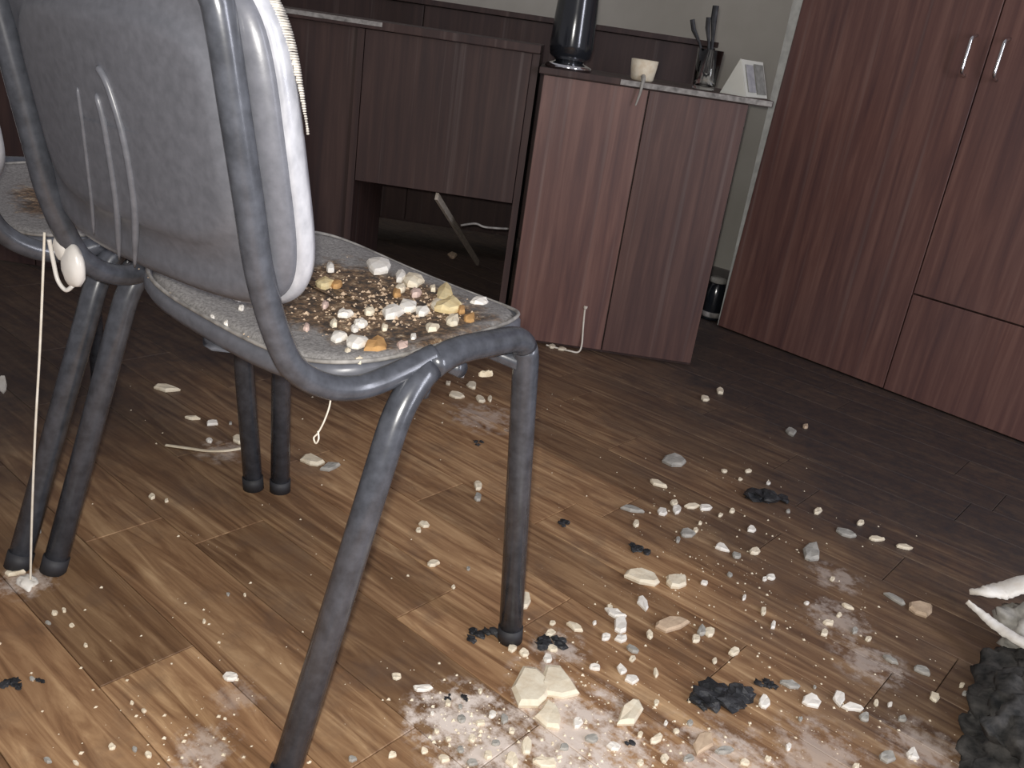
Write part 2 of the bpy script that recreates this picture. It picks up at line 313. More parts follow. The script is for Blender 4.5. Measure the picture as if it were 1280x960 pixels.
CHIPS=[
 [0.3687, 0.271, 0.0069, 0.0049, 0.0047, -0.0088, "w"],
 [0.3865, 0.2862, 0.0074, 0.0087, 0.0053, -0.0082, "w"],
 [0.4116, 0.2787, 0.0113, 0.0031, 0.0026, -0.0074, "g"],
 [0.3316, 0.3373, 0.0021, 0.0059, 0.0069, -0.0073, "c"],
 [0.4111, 0.3301, 0.0019, 0.0059, 0.0088, -0.0093, "c"],
 [0.4236, 0.2597, 0.0029, 0.0053, 0.0044, -0.0056, "c"],
 [0.2137, 0.6036, 0.0052, 0.0046, 0.0068, -0.0121, "c"],
 [0.222, 0.6878, 0.0097, 0.0046, 0.0083, -0.0183, "w"],
 [0.2355, 0.7211, 0.0026, 0.0135, 0.0114, -0.0137, "w"],
 [0.2497, 0.7609, 0.0113, 0.0161, 0.005, -0.009, "c"],
 [0.2698, 0.7774, 0.0105, 0.0142, 0.0065, -0.0122, "w"],
 [0.2179, 0.739, 0.006, 0.0056, 0.0064, -0.0124, "c"],
 [0.2948, 0.654, 0.0134, 0.0095, 0.0072, -0.0155, "g"],
 [0.2999, 0.6792, 0.0036, 0.0045, 0.0044, -0.0082, "c"],
 [0.2957, 0.619, 0.003, 0.0051, 0.0061, -0.0098, "g"],
 [0.3641, 0.6634, 0.016, 0.0011, 0.0037, -0.0131, "w"],
 [0.3951, 0.6602, 0.0111, 0.0018, 0.0029, -0.01, "g"],
 [0.4128, 0.7041, 0.0086, 0.0091, 0.006, -0.0138, "c"],
 [0.4707, 0.6466, 0.0084, 0.0045, 0.003, -0.0094, "w"],
 [0.6002, 0.5639, 0.0053, 0.0055, 0.0036, -0.0099, "c"],
 [0.5956, 0.5969, 0.008, 0.0077, 0.0024, -0.0069, "c"],
 [0.5984, 0.6334, 0.0038, 0.0047, 0.0026, -0.007, "c"],
 [0.4614, 0.405, 0.005, 0.0065, 0.0082, -0.0146, "g"],
 [0.4721, 0.4116, 0.0083, 0.0054, 0.0049, -0.0122, "c"],
 [0.4645, 0.3785, 0.0051, 0.0061, 0.0049, -0.009, "c"],
 [0.5215, 0.3963, 0.0073, 0.0098, 0.0047, -0.0087, "c"],
 [0.5101, 0.355, 0.003, 0.0034, 0.0035, -0.0069, "c"],
 [0.5064, 0.5357, 0.0041, 0.0051, 0.006, -0.0128, "c"],
 [0.4656, 0.5479, 0.0032, 0.0024, 0.0037, -0.0094, "w"],
 [0.5337, 0.513, 0.0036, 0.0028, 0.004, -0.011, "w"],
 [0.3973, 0.1998, 0.0075, 0.0075, 0.0038, -0.006, "w"],
 [0.3369, 0.2869, 0.0021, 0.0035, 0.0037, -0.0047, "w"],
 [0.2934, 0.2347, 0.0038, 0.0042, 0.0036, -0.0048, "c"],
 [0.3072, 0.2126, 0.0044, 0.0081, 0.0051, -0.0055, "c"],
 [0.3304, 0.1861, 0.0094, 0.002, 0.0028, -0.0068, "c"],
 [0.34, 0.1621, 0.0055, 0.0042, 0.0058, -0.009, "w"],
 [0.3099, 0.1457, 0.0083, 0.004, 0.0044, -0.0079, "c"],
 [0.2916, 0.1404, 0.0068, 0.0044, 0.0049, -0.0076, "c"],
 [0.4632, 0.2605, 0.0015, 0.004, 0.0078, -0.0083, "c"],
 [0.5275, 0.2472, 0.002, 0.0043, 0.0034, -0.0042, "c"],
 [0.5847, 0.1829, 0.0034, 0.0047, 0.003, -0.0048, "w"],
 [0.6067, 0.197, 0.0092, 0.0117, 0.0028, -0.005, "g"],
 [0.6641, 0.2707, 0.0034, 0.0027, 0.0025, -0.0076, "w"],
 [0.8022, 0.6085, 0.0046, 0.0022, 0.0009, -0.008, "c"],
 [0.81, 0.591, 0.0041, 0.0007, 0.0003, -0.0068, "g"],
 [0.8502, 0.4918, 0.0046, 0.0022, 0.0007, -0.0078, "c"],
 [0.7917, 0.3904, 0.0082, 0.0028, 0.0014, -0.0143, "w"],
 [0.7675, 0.3576, 0.0097, 0.0055, 0.0024, -0.0135, "g"],
 [0.7437, 0.3071, 0.0041, 0.0035, 0.0022, -0.0076, "c"],
 [0.72, 0.4583, 0.0035, 0.0036, 0.0023, -0.0073, "c"],
 [0.7357, 0.4711, 0.0033, 0.0043, 0.0019, -0.0053, "w"],
 [0.7593, 0.4544, 0.0058, 0.0023, 0.0011, -0.0088, "g"],
 [0.8294, 0.5573, 0.0039, 0.0011, 0.0004, -0.0065, "w"],
 [-0.0678, 0.4668, 0.0017, 0.0116, 0.0164, -0.0137, "c"],
 [-0.0361, 0.4314, 0.0075, 0.0026, 0.0085, -0.0129, "g"],
 [-0.0287, 0.28, 0.0076, 0.0063, 0.0071, -0.0081, "c"],
 [-0.0215, 0.259, 0.0031, 0.0048, 0.0057, -0.0054, "c"],
 [0.1131, 0.2407, 0.0008, 0.0038, 0.0044, -0.0033, "g"],
 [0.1333, 0.1845, 0.0033, 0.0019, 0.0032, -0.0044, "c"],
 [-0.6156, 0.1912, 0.011, 0.0113, 0.0064, -0.0043, "c"],
 [-0.5749, 0.2113, 0.0063, 0.0126, 0.0097, -0.0061, "w"],
 [-0.4804, 0.213, 0.0149, 0.0078, 0.0161, -0.0135, "c"],
 [-0.5095, 0.1635, 0.0037, 0.0056, 0.0104, -0.0067, "w"],
 [-0.3804, -0.0319, 0.0074, 0.0018, 0.0066, -0.0059, "c"],
 [-0.3548, -0.0202, 0.0014, 0.0036, 0.0049, -0.0025, "c"],
 [-0.3836, -0.2182, 0.0001, 0.0029, 0.0057, -0.0017, "g"],
 [-0.5551, 0.2414, 0.0034, 0.0024, 0.006, -0.0047, "g"],
 [-0.1749, -0.2937, 0.0024, 0.0038, 0.0051, -0.0022, "c"],
 [-0.1603, -0.309, 0.0041, 0.0022, 0.0028, -0.0018, "g"],
 [-0.1363, -0.2883, 0.0028, 0.003, 0.0031, -0.0016, "c"],
 [-0.1738, -0.2811, 0.0036, 0.0014, 0.0034, -0.0026, "c"],
 [-0.0868, -0.2944, 0.0031, 0.0015, 0.0032, -0.0023, "c"],
 [-0.0671, -0.0916, 0.0028, 0.0014, 0.0028, -0.0026, "g"],
 [-0.0504, -0.0742, 0.0019, 0.0014, 0.003, -0.0025, "c"],
 [-0.0343, -0.1524, 0.0023, 0.0017, 0.0035, -0.0027, "c"],
 [0.0689, -0.3004, 0.0022, 0.0024, 0.0036, -0.0021, "c"],
 [0.0475, -0.304, 0.003, 0.0012, 0.0019, -0.0018, "c"],
 [0.0703, -0.4155, 0.0055, 0.0024, 0.0029, -0.0024, "g"],
 [0.0934, -0.3954, 0.0048, 0.0018, 0.0019, -0.0019, "c"],
 [0.0973, -0.3557, 0.0026, 0.0034, 0.0046, -0.0022, "c"],
 [0.117, -0.3394, 0.0036, 0.0017, 0.003, -0.0027, "g"],
 [0.1351, -0.332, 0.0042, 0.0024, 0.0036, -0.003, "c"],
 [-0.0679, -0.3712, 0.0024, 0.0028, 0.0035, -0.0015, "g"],
 [0.3065, -0.0104, 0.0042, 0.0022, 0.0036, -0.0056, "c"],
 [0.3382, -0.0183, 0.0039, 0.0049, 0.005, -0.0051, "g"],
 [0.3503, -0.0564, 0.0038, 0.0015, 0.0019, -0.0035, "c"],
 [0.359, -0.0056, 0.0048, 0.0055, 0.0038, -0.0042, "c"],
 [0.3706, -0.0339, 0.0042, 0.0044, 0.0053, -0.0061, "c"],
 [0.36, 0.0169, 0.0059, 0.0023, 0.0033, -0.0065, "w"],
 [0.3308, -0.0579, 0.0037, 0.0017, 0.0021, -0.0035, "c"],
 [0.3721, -0.0578, 0.0049, 0.0014, 0.0024, -0.0053, "g"],
 [0.3955, -0.0163, 0.0043, 0.0043, 0.0034, -0.0042, "g"],
 [0.2952, -0.1651, 0.0051, 0.0028, 0.003, -0.0038, "g"],
 [0.3226, -0.1258, 0.0035, 0.0058, 0.004, -0.003, "c"],
 [-0.4014, 0.7613, 0.0214, 0.007, 0.0119, -0.0158, "c"],
 [-0.4216, 0.8413, 0.011, 0.0085, 0.0168, -0.0207, "c"],
 [-0.4855, 0.8661, 0.0153, 0.0, 0.009, -0.0134, "w"],
 [-0.3528, 0.7941, 0.0146, 0.0029, 0.011, -0.0162, "c"],
 [-0.4646, 0.7998, 0.0059, 0.0052, 0.0087, -0.01, "c"],
 [-0.3399, 0.8147, 0.0067, 0.0023, 0.01, -0.0142, "c"],
 [-0.4977, 1.2724, 0.0039, 0.0178, 0.0111, -0.0133, "c"],
 [-0.47, 1.2822, 0.0113, 0.008, 0.008, -0.0119, "c"],
 [0.2492, 1.0151, 0.0052, 0.0094, 0.0038, -0.0074, "c"],
 [0.3045, 0.999, 0.0041, 0.0033, 0.003, -0.0078, "w"],
 [0.2558, 0.9617, 0.0044, 0.0024, 0.003, -0.0078, "c"],
 [0.2147, 0.9665, 0.006, 0.0033, 0.0032, -0.0079, "c"],
 [0.3874, 0.9139, 0.0033, 0.0045, 0.0036, -0.0084, "g"],
 [0.4289, 0.9693, 0.0071, 0.0125, 0.0059, -0.0134, "c"],
 [0.3031, 0.7756, 0.0035, 0.0052, 0.0039, -0.0074, "c"],
 [0.3112, 0.8121, 0.0031, 0.0078, 0.0043, -0.007, "c"],
 [0.2924, 0.7121, 0.0025, 0.0036, 0.0039, -0.007, "c"],
 [0.4169, 0.591, 0.0049, 0.0024, 0.0028, -0.0078, "g"],
 [0.3985, 0.5304, 0.0068, 0.0045, 0.003, -0.0072, "w"],
 [0.5085, 0.9969, 0.0061, 0.0064, 0.004, -0.0125, "c"],
 [0.5542, 0.9582, 0.0134, 0.0124, 0.0025, -0.0086, "c"],
 [0.6039, 0.9755, 0.0142, 0.0086, 0.0019, -0.0088, "c"],
 [0.634, 0.6104, 0.0031, 0.0061, 0.0038, -0.0079, "g"],
 [0.6576, 0.6071, 0.0046, 0.0057, 0.0023, -0.0066, "c"],
 [0.6012, 0.6712, 0.0111, 0.0014, 0.0009, -0.0054, "c"],
 [0.4642, 0.6308, 0.0031, 0.0049, 0.003, -0.0058, "w"],
 [0.5464, 0.622, 0.0039, 0.0026, 0.0019, -0.0063, "w"],
 [0.5484, 0.7356, 0.003, 0.0057, 0.0034, -0.0073, "c"],
 [0.4974, 0.2059, 0.0018, 0.0052, 0.0042, -0.0041, "c"],
 [0.5441, 0.18, 0.0037, 0.0019, 0.0019, -0.0052, "c"],
 [0.5494, 0.2077, 0.0026, 0.0042, 0.0034, -0.0049, "g"],
 [0.5146, 0.1365, 0.0038, 0.0015, 0.002, -0.0058, "c"],
 [0.5267, 0.1822, 0.0026, 0.0018, 0.0019, -0.0043, "w"],
 [0.4751, 0.0822, 0.008, 0.0066, 0.0036, -0.0062, "g"],
 [0.4585, 0.0435, 0.0045, 0.0059, 0.0043, -0.0052, "g"],
 [0.3753, 0.0233, 0.0019, 0.0055, 0.0077, -0.0056, "g"],
 [0.396, 0.0148, 0.0044, 0.0025, 0.0028, -0.0049, "c"],
 [0.4017, -0.0387, 0.006, 0.0034, 0.004, -0.0067, "c"],
 [0.3694, -0.0836, 0.0071, 0.0033, 0.0032, -0.0054, "c"],
 [0.3968, -0.0629, 0.0054, 0.0041, 0.0034, -0.0046, "g"],
 [0.3441, -0.0926, 0.0048, 0.0016, 0.0024, -0.0045, "c"],
 [0.5803, 0.1479, 0.0057, 0.0066, 0.0031, -0.0054, "g"],
 [0.5586, 0.1241, 0.0038, 0.0055, 0.0047, -0.0066, "c"],
 [0.5407, 0.0947, 0.0044, 0.0023, 0.002, -0.0052, "c"],
 [0.6349, 0.1979, 0.0071, 0.0035, 0.0016, -0.0058, "c"],
 [0.6542, 0.2291, 0.0041, 0.0032, 0.002, -0.0057, "c"],
 [0.6539, 0.336, 0.0021, 0.0034, 0.0023, -0.0043, "g"],
 [0.6416, 0.4193, 0.0025, 0.0013, 0.001, -0.0039, "g"],
 [0.3195, 0.0387, 0.0034, 0.0017, 0.0028, -0.0047, "c"],
 [0.3221, -0.0039, 0.0036, 0.0011, 0.002, -0.0039, "g"],
 [0.3058, -0.0397, 0.0024, 0.0019, 0.0023, -0.0028, "w"],
]
SEAT_CHIPS=[
 [-0.0734, 0.0677, 0.0023, 0.0054, 0.0143, -0.0118, "w"],
 [-0.0487, 0.1369, 0.0062, 0.0148, 0.0272, -0.0247, "w"],
 [0.0018, 0.1341, 0.0034, 0.0078, 0.0149, -0.0142, "w"],
 [0.0243, 0.1377, 0.0049, 0.0111, 0.0173, -0.0169, "c"],
 [0.0874, 0.1347, 0.0051, 0.0107, 0.0262, -0.0273, "y"],
 [0.1281, 0.1015, 0.0076, 0.0153, 0.0169, -0.0177, "y"],
 [0.1059, 0.021, 0.0052, 0.0104, 0.0142, -0.0133, "w"],
 [0.0981, 0.0554, 0.0048, 0.0098, 0.0123, -0.0119, "w"],
 [0.1213, 0.0589, 0.0044, 0.0088, 0.0095, -0.0094, "w"],
 [0.1743, 0.0229, 0.0036, 0.0069, 0.0095, -0.0097, "c"],
 [0.172, 0.0629, 0.0035, 0.0067, 0.0131, -0.0139, "c"],
 [0.1336, -0.0887, 0.004, 0.0074, 0.0116, -0.0097, "w"],
 [0.1603, -0.0839, 0.0063, 0.0114, 0.0131, -0.0114, "w"],
 [0.1127, -0.0385, 0.0032, 0.0062, 0.009, -0.0079, "w"],
 [0.0761, -0.0314, 0.0036, 0.0072, 0.0084, -0.0071, "w"],
 [-0.0251, 0.0182, 0.0045, 0.01, 0.0144, -0.0117, "y"],
 [-0.0154, 0.0309, 0.0032, 0.0071, 0.0115, -0.0096, "o"],
 [0.1826, -0.0757, 0.0059, 0.0106, 0.0156, -0.0141, "o"],
 [0.1997, -0.0504, 0.0032, 0.0058, 0.0087, -0.0083, "p"],
 [0.2015, -0.1176, 0.002, 0.0035, 0.0055, -0.0048, "c"],
 [0.184, -0.0183, 0.0017, 0.003, 0.0061, -0.0059, "w"],
 [0.0874, -0.0998, 0.0015, 0.0029, 0.0079, -0.0062, "p"],
 [0.0377, -0.0317, 0.0016, 0.0032, 0.0089, -0.0073, "p"],
 [0.1776, 0.0869, 0.0035, 0.0069, 0.0099, -0.0109, "o"],
 [0.1354, 0.1544, 0.0052, 0.0107, 0.0074, -0.0083, "w"],
 [0.0616, 0.1388, 0.0018, 0.0038, 0.0096, -0.0097, "c"],
 [0.0646, 0.1029, 0.0034, 0.0073, 0.0107, -0.0105, "p"],
 [0.0933, -0.0635, 0.0018, 0.0035, 0.008, -0.0066, "c"],
 [0.1228, -0.0563, 0.002, 0.0039, 0.0066, -0.0057, "w"],
 [-0.0353, -0.1102, 0.0019, 0.004, 0.0094, -0.0064, "w"],
 [-0.0045, -0.1257, 0.0014, 0.003, 0.0064, -0.0044, "w"],
 [-0.0221, -0.0972, 0.0013, 0.0027, 0.0067, -0.0047, "w"],
 [0.0198, -0.1632, 0.0008, 0.0016, 0.0048, -0.0032, "w"],
 [0.0197, -0.1884, 0.0008, 0.0016, 0.0047, -0.003, "w"],
 [-0.0061, -0.2021, 0.001, 0.0019, 0.0048, -0.003, "w"],
 [0.0251, -0.1203, 0.0013, 0.0025, 0.0073, -0.0053, "w"],
 [0.1133, 0.0938, 0.003, 0.0061, 0.0123, -0.0126, "c"],
 [0.0391, 0.0986, 0.0029, 0.0063, 0.011, -0.0105, "c"],
 [0.1398, -0.024, 0.0019, 0.0035, 0.0065, -0.006, "c"],
 [0.0503, 0.0805, 0.0024, 0.0052, 0.0094, -0.0089, "o"],
 [0.1743, -0.1114, 0.0018, 0.0031, 0.0058, -0.0049, "c"],
 [0.0851, 0.0004, 0.0028, 0.0056, 0.0097, -0.0086, "c"],
 [0.1476, 0.1041, 0.0025, 0.0051, 0.0094, -0.0101, "o"],
]
# ------------------------------------------------------------------ the setting
FL = obj('floor', box(-3.4, 2.3, -2.0, 2.62, -.12, -.012), M['sub'], kind='structure')
def plank_mesh(L, Wd):
    bm = bx(bmesh.new(), 0, L, 0, Wd, -.012, 0)
    es = [e for e in bm.edges if all(v.co.z > -.001 for v in e.verts)]
    bmesh.ops.bevel(bm, geom=es, offset=.0009, segments=1, affect='EDGES')
    me = bpy.data.meshes.new('floor_plank'); bm.to_mesh(me); bm.free(); me.materials.append(M['floor']); return me
PW, PL, GAP = .128, .62, .0012
pm = plank_mesh(PL-GAP, PW-GAP); rows = {}
ROT = math.radians(-1.8); cr, sr = math.cos(ROT), math.sin(ROT)
offs = {0: .006, 1: .31, 2: -.21+.62, 3: .13}
n_pl = 0
for r in range(-8, 21):
    y = -.317 + (r)*PW
    o0 = offs.get(r, random.random()*PL) if r in offs else random.uniform(0, PL)
    for k in range(-6, 5):
        x = o0 + k*PL
        if x < -3.0 or x + PL > 2.0: continue
        if y > 2.2 and abs(x) > 1.6: continue
        me = pm
        o = bpy.data.objects.new('floor_plank', me); COL.objects.link(o); o.parent = FL
        o.location = (x*cr-y*sr+0*0, x*sr+y*cr, 0); o.rotation_euler = (0, 0, ROT); n_pl += 1
WB = obj('wall_back', box(-3.4, 2.3, 2.62, 2.72, -.1, 2.6), M['wall'], kind='structure')
WL = obj('wall_left', box(-3.5, -3.4, -2.0, 2.72, -.1, 2.6), M['wall'], kind='structure')
obj('baseboard_back', box(-3.4, 2.3, 2.605, 2.62, -.012, .05, bev=.003), M['base'], kind='structure')

# ------------------------------------------------------------------ wardrobe
wd = empty('wardrobe', (-.34, 1.985, 0), math.radians(-7.5), label='tall mahogany wardrobe with two chrome handles standing against the wall', cat='wardrobe')
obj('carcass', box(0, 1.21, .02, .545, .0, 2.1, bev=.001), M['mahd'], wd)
def door_poly(x0b, x0t, x1, z0, z1):
    bm = bmesh.new()
    def q(y): return [bm.verts.new(c) for c in ((x0b, y, z0), (x1, y, z0), (x1, y, z1), (x0t, y, z1))]
    a = q(0); b = q(.018); bm.faces.new(a); bm.faces.new(b[::-1])
    for i in range(4): bm.faces.new((a[i], b[i], b[(i+1) % 4], a[(i+1) % 4]))
    bmesh.ops.bevel(bm, geom=list(bm.edges), offset=.0012, segments=1, affect='EDGES'); return bm
def strip_bm():
    bm = bmesh.new(); P = [(.009, .006), (.0112, .006), (.072, 2.09), (.009, 2.09)]
    a = [bm.verts.new((x, .001, z)) for x, z in P]; c = [bm.verts.new((x, .0195, z)) for x, z in P]
    bm.faces.new(a); bm.faces.new(c[::-1])
    for i in range(4): bm.faces.new((a[i], c[i], c[(i+1) % 4], a[(i+1) % 4]))
    return bm
d1 = obj('door', door_poly(.012, .073, .602, .006, 2.09), M['mah'], wd)
d2 = obj('door', box(.606, 1.208, 0, .018, .30, 2.09, bev=.0012), M['mah'], wd)
dr = obj('drawer', box(.606, 1.208, 0, .018, .006, .295, bev=.0012), M['mah'], wd)
obj('edge_strip', strip_bm(), M['pale'], wd, label='pale edge strip showing beside the skewed left door')
for d, x in ((d1, .563), (d2, .645)):
    p = fillet([(x, .001, .88), (x, -.028, .885), (x, -.028, .975), (x, .001, .98)], .014)
    obj('handle', tube(p, .0045, 12), M['chrome'], d, smooth=True, label='chrome bow handle')

# ------------------------------------------------------------------ low cabinet, desk, sideboard (one row, set at an angle)
RZ = math.atan2(.597, .802); O = Vector((-.61, 1.195, 0))
def L2W(x, y, z=0): return (O.x+x*.802-y*.597, O.y+x*.597+y*.802, z)
lc = empty('low_cabinet', O, RZ, label='low mahogany two door cabinet with pale streaked front, objects on its top', cat='cabinet')
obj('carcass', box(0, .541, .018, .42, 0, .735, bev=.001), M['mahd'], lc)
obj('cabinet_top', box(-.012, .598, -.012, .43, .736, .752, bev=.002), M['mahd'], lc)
obj('edge_strip', box(.20, .595, -.0145, -.0125, .7375, .7505), M['dull'], lc, label='pale wall reflection painted along the front edge of the cabinet top')  # pale strip stands in for the wall reflected in the edge
obj('door', box(.002, .276, 0, .017, .012, .733, bev=.001), M['mah'], lc, label='lighter reddish door with pale vertical streaks')
obj('door', box(.280, .539, 0, .017, .012, .733, bev=.001), M['mahm'], lc)
ds = empty('desk', O, RZ, label='long dark sooty desk left of the low cabinet with an open knee space', cat='desk')
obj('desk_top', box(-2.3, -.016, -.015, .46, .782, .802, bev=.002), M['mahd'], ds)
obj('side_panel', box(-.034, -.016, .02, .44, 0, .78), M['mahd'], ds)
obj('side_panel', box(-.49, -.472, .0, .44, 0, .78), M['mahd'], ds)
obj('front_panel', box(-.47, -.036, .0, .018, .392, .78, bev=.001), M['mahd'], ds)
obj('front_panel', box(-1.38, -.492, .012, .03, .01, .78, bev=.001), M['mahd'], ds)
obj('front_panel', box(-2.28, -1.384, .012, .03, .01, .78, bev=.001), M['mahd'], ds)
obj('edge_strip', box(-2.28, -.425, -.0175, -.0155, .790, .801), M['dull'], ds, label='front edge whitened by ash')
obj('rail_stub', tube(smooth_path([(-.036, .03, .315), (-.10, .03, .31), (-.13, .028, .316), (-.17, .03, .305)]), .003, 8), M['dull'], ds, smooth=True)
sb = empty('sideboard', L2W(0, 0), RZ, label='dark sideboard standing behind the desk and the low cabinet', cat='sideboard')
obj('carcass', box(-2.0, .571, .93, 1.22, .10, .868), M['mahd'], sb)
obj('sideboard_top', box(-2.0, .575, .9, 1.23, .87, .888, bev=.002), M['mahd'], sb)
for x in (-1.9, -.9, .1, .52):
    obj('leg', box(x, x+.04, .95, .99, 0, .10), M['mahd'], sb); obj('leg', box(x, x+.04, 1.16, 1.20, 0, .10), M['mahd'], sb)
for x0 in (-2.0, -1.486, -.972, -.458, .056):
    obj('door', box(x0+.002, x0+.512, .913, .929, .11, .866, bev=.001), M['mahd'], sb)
# lath leaning inside the knee space
a, b = Vector(L2W(-.154, .80, .012)), Vector(L2W(-.246, .03, .374)); dv = (b-a)
def bar(a, b, w, t, m, name, **k):
    d = (b-a); L = d.length; bm = box(-w/2, w/2, -t/2, t/2, 0, L, bev=min(w, t)*.12)
    for v in bm.verts:
        v.co.x += .0015*math.sin(v.co.z*31)
    o = obj(name, bm, m, **k); o.location = a; o.rotation_mode = 'QUATERNION'; o.rotation_quaternion = d.to_track_quat('Z', 'X'); return o
bar(a, b, .020, .009, M['lath'], 'wood_lath', label='pale bare wooden lath leaning inside the knee space of the desk', cat='lath')

# objects on the low cabinet (cabinet coordinates)
TZ = .752
k = empty('vase', L2W(.062, .075, TZ), RZ, label='tall black glossy vase with chrome foot ring on the low cabinet', cat='vase')
obj('body', lathe([(.040, .024), (.054, .034), (.058, .06), (.055, .14), (.050, .22), (.052, .26), (.046, .262), (.044, .22), (.002, .21)]), M['black'], k, smooth=True)
obj('foot_ring', lathe([(.060, .0), (.063, .004), (.062, .010), (.050, .015), (.040, .018), (.037, .026)]), M['chrome'], k, smooth=True, label='chrome foot ring')
def blob(bm, c, r, sub=3, amp=.35, fr=9, seed=0):
    q = bmesh.ops.create_icosphere(bm, subdivisions=sub, radius=1)
    for v in q['verts']:
        n = 1+amp*noise.noise(v.co*fr/6+Vector((seed, seed*1.7, 0)))+amp*.5*noise.noise(v.co*fr/2.2+Vector((0, seed, 3)))
        v.co = Vector((c[0]+v.co.x*r[0]*n, c[1]+v.co.y*r[1]*n, c[2]+v.co.z*r[2]*n))
    return bm
cu = empty('melted_cup', L2W(.258, .05, TZ), RZ, label='squat beige melted cup between the black kettle and the glass', cat='cup')
obj('body', lathe([(.026, 0), (.030, .004), (.034, .03), (.036, .052), (.031, .053), (.029, .03), (.024, .008), (.002, .007)]), M['cream'], cu, smooth=True)
bm = tube(smooth_path([(.0, -.03, .012), (.0, -.05, .004), (-.002, -.064, -.004), (-.004, -.068, -.03), (-.010, -.068, -.06)]), .006, 8, rfun=lambda t: 1.1-.75*t)
obj('drip', bm, M['grey'], cu, smooth=True, label='grey drip running over the cabinet edge')
gl = empty('pen_glass', L2W(.420, .035, TZ), RZ, label='clear glass tumbler with bright glint beside the tent calendar', cat='glass')
obj('tumbler', lathe([(.002, .001), (.027, .001), (.029, .003), (.034, .10), (.0325, .10), (.0275, .012), (.002, .011)]), M['glass'], gl, smooth=True)
obj('glint_insert', lathe([(.023, .013), (.026, .05), (.0255, .052), (.003, .051)]), M['satin'], gl, smooth=True, label='silvery insert added for the glint in the lower half')  # insert added to catch the flash and give the tumbler its glint
for (x, y, tx, ty, h, r, nm) in ((-.008, 0, -.055, .0, .165, .004, 'left burnt pen'), (.006, .004, -.008, .01, .205, .0055, 'tallest burnt brush'), (0, -.008, -.022, -.01, .175, .004, 'middle burnt pen')):
    o = obj('brush', tube([Vector((x, y, .055)), Vector(((x+tx)/2, (y+ty)/2, (h+.055)/2)), Vector((tx, ty, h*.86)), Vector((tx*1.15, ty*1.15, h))], r, 8, rfun=lambda t: .8 if t < .6 else 1.5), M['char'])
    o.location = L2W(.420, .035, TZ); o.rotation_euler = (0, 0, RZ); tag(o, 'charred %s standing in the glass tumbler on the low cabinet' % nm, 'brush', 'brushes in the glass')
# tent calendar
tc = empty('tent_calendar', L2W(.524, .052, TZ), RZ+math.radians(50), label='pale tent shaped desk calendar with grey printed page at the cabinet end', cat='calendar')
def sheet(pts, t, m, name, parent, **k):
    bm = bmesh.new(); P = [Vector(p) for p in pts]; n = (P[1]-P[0]).cross(P[2]-P[0]).normalized()*t
    a = [bm.verts.new(p) for p in P]; b = [bm.verts.new(p+n) for p in P]
    bm.faces.new(a); bm.faces.new(b[::-1])
    for i in range(len(P)): bm.faces.new((a[i], b[i], b[(i+1) % len(P)], a[(i+1) % len(P)]))
    return obj(name, bm, m, parent, **k)
sheet([(-.04, -.036, 0), (.075, -.036, 0), (.075, 0, .088), (-.04, 0, .088)], .002, M['paper'], 'front_leaf', tc)
sheet([(-.04, .036, 0), (-.04, 0, .088), (.075, 0, .088), (.075, .036, 0)], .002, M['paper'], 'rear_leaf', tc)
sheet([(-.043, -.038, 0), (-.041, .0, .090), (-.043, .038, 0)], .002, M['paper'], 'end_leaf', tc)
def onleaf(x0, x1, s0, s1, m, name):
    f = lambda x, s: (x, -.036+.036*s-.0045, .088*s+.002)
    sheet([f(x0, s0), f(x1, s0), f(x1, s1), f(x0, s1)], .0006, m, name, tc)
onleaf(-.028, .012, .12, .86, M['print'], 'printed_block'); onleaf(.018, .066, .08, .9, M['printd'], 'printed_block')
# jar in the gap before the wall
j = empty('jar', (-.392, 2.05, 0), 0, label='small dark sooty jar with pale lid in the gap beside the wardrobe', cat='jar')
obj('body', lathe([(.030, 0), (.036, .005), (.037, .10), (.028, .12), (.026, .13), (.002, .131)]), M['black'], j, smooth=True)
obj('lid', lathe([(.028, .131), (.029, .134), (.028, .146), (.002, .148)]), M['grey'], j, smooth=True)
obj('ring', lathe([(.038, .012), (.0395, .018), (.0395, .024), (.038, .03)]), M['dull'], j, smooth=True)

# ------------------------------------------------------------------ chairs
def zs(u, v):
    z = .474+.045*v+.008*(u/.225)**2-.006*u/.225
    if v > .13: z -= (v-.13)**2*2.6
    if v < -.12: z -= (v+.12)**2*2.0
    return z
def outline(a, b, n, N=112):
    out = []
    for i in range(N):
        t = 2*math.pi*i/N; c, s = math.cos(t), math.sin(t)
        out.append((a*math.copysign(abs(c)**(2/n), c), b*math.copysign(abs(s)**(2/n), s)))
    return out
def layered(layers, a, b, n, fn, N=112):
    bm = bmesh.new(); rings = []
    for dlt, h in layers:
        rings.append([bm.verts.new(fn(x, y, h)) for x, y in outline(max(a-dlt, .002), max(b-dlt*(1 if b-dlt > .002 else 0), .002), n, N)])
    for p, q in zip(rings, rings[1:]):
        for i in range(N): bm.faces.new((p[i], p[(i+1) % N], q[(i+1) % N], q[i]))
    bm.faces.new(rings[0][::-1]); bm.faces.new(rings[-1]); return bm
BA, BB, BC = .236, .160, .690
def backpt(x, z, h):       # h = height above the mid surface towards the rear
    v = -.239-(z+BC-.55)*.21+.018*(x/.236)**2 - h
    return Vector((x, v, z+BC+.035*x))
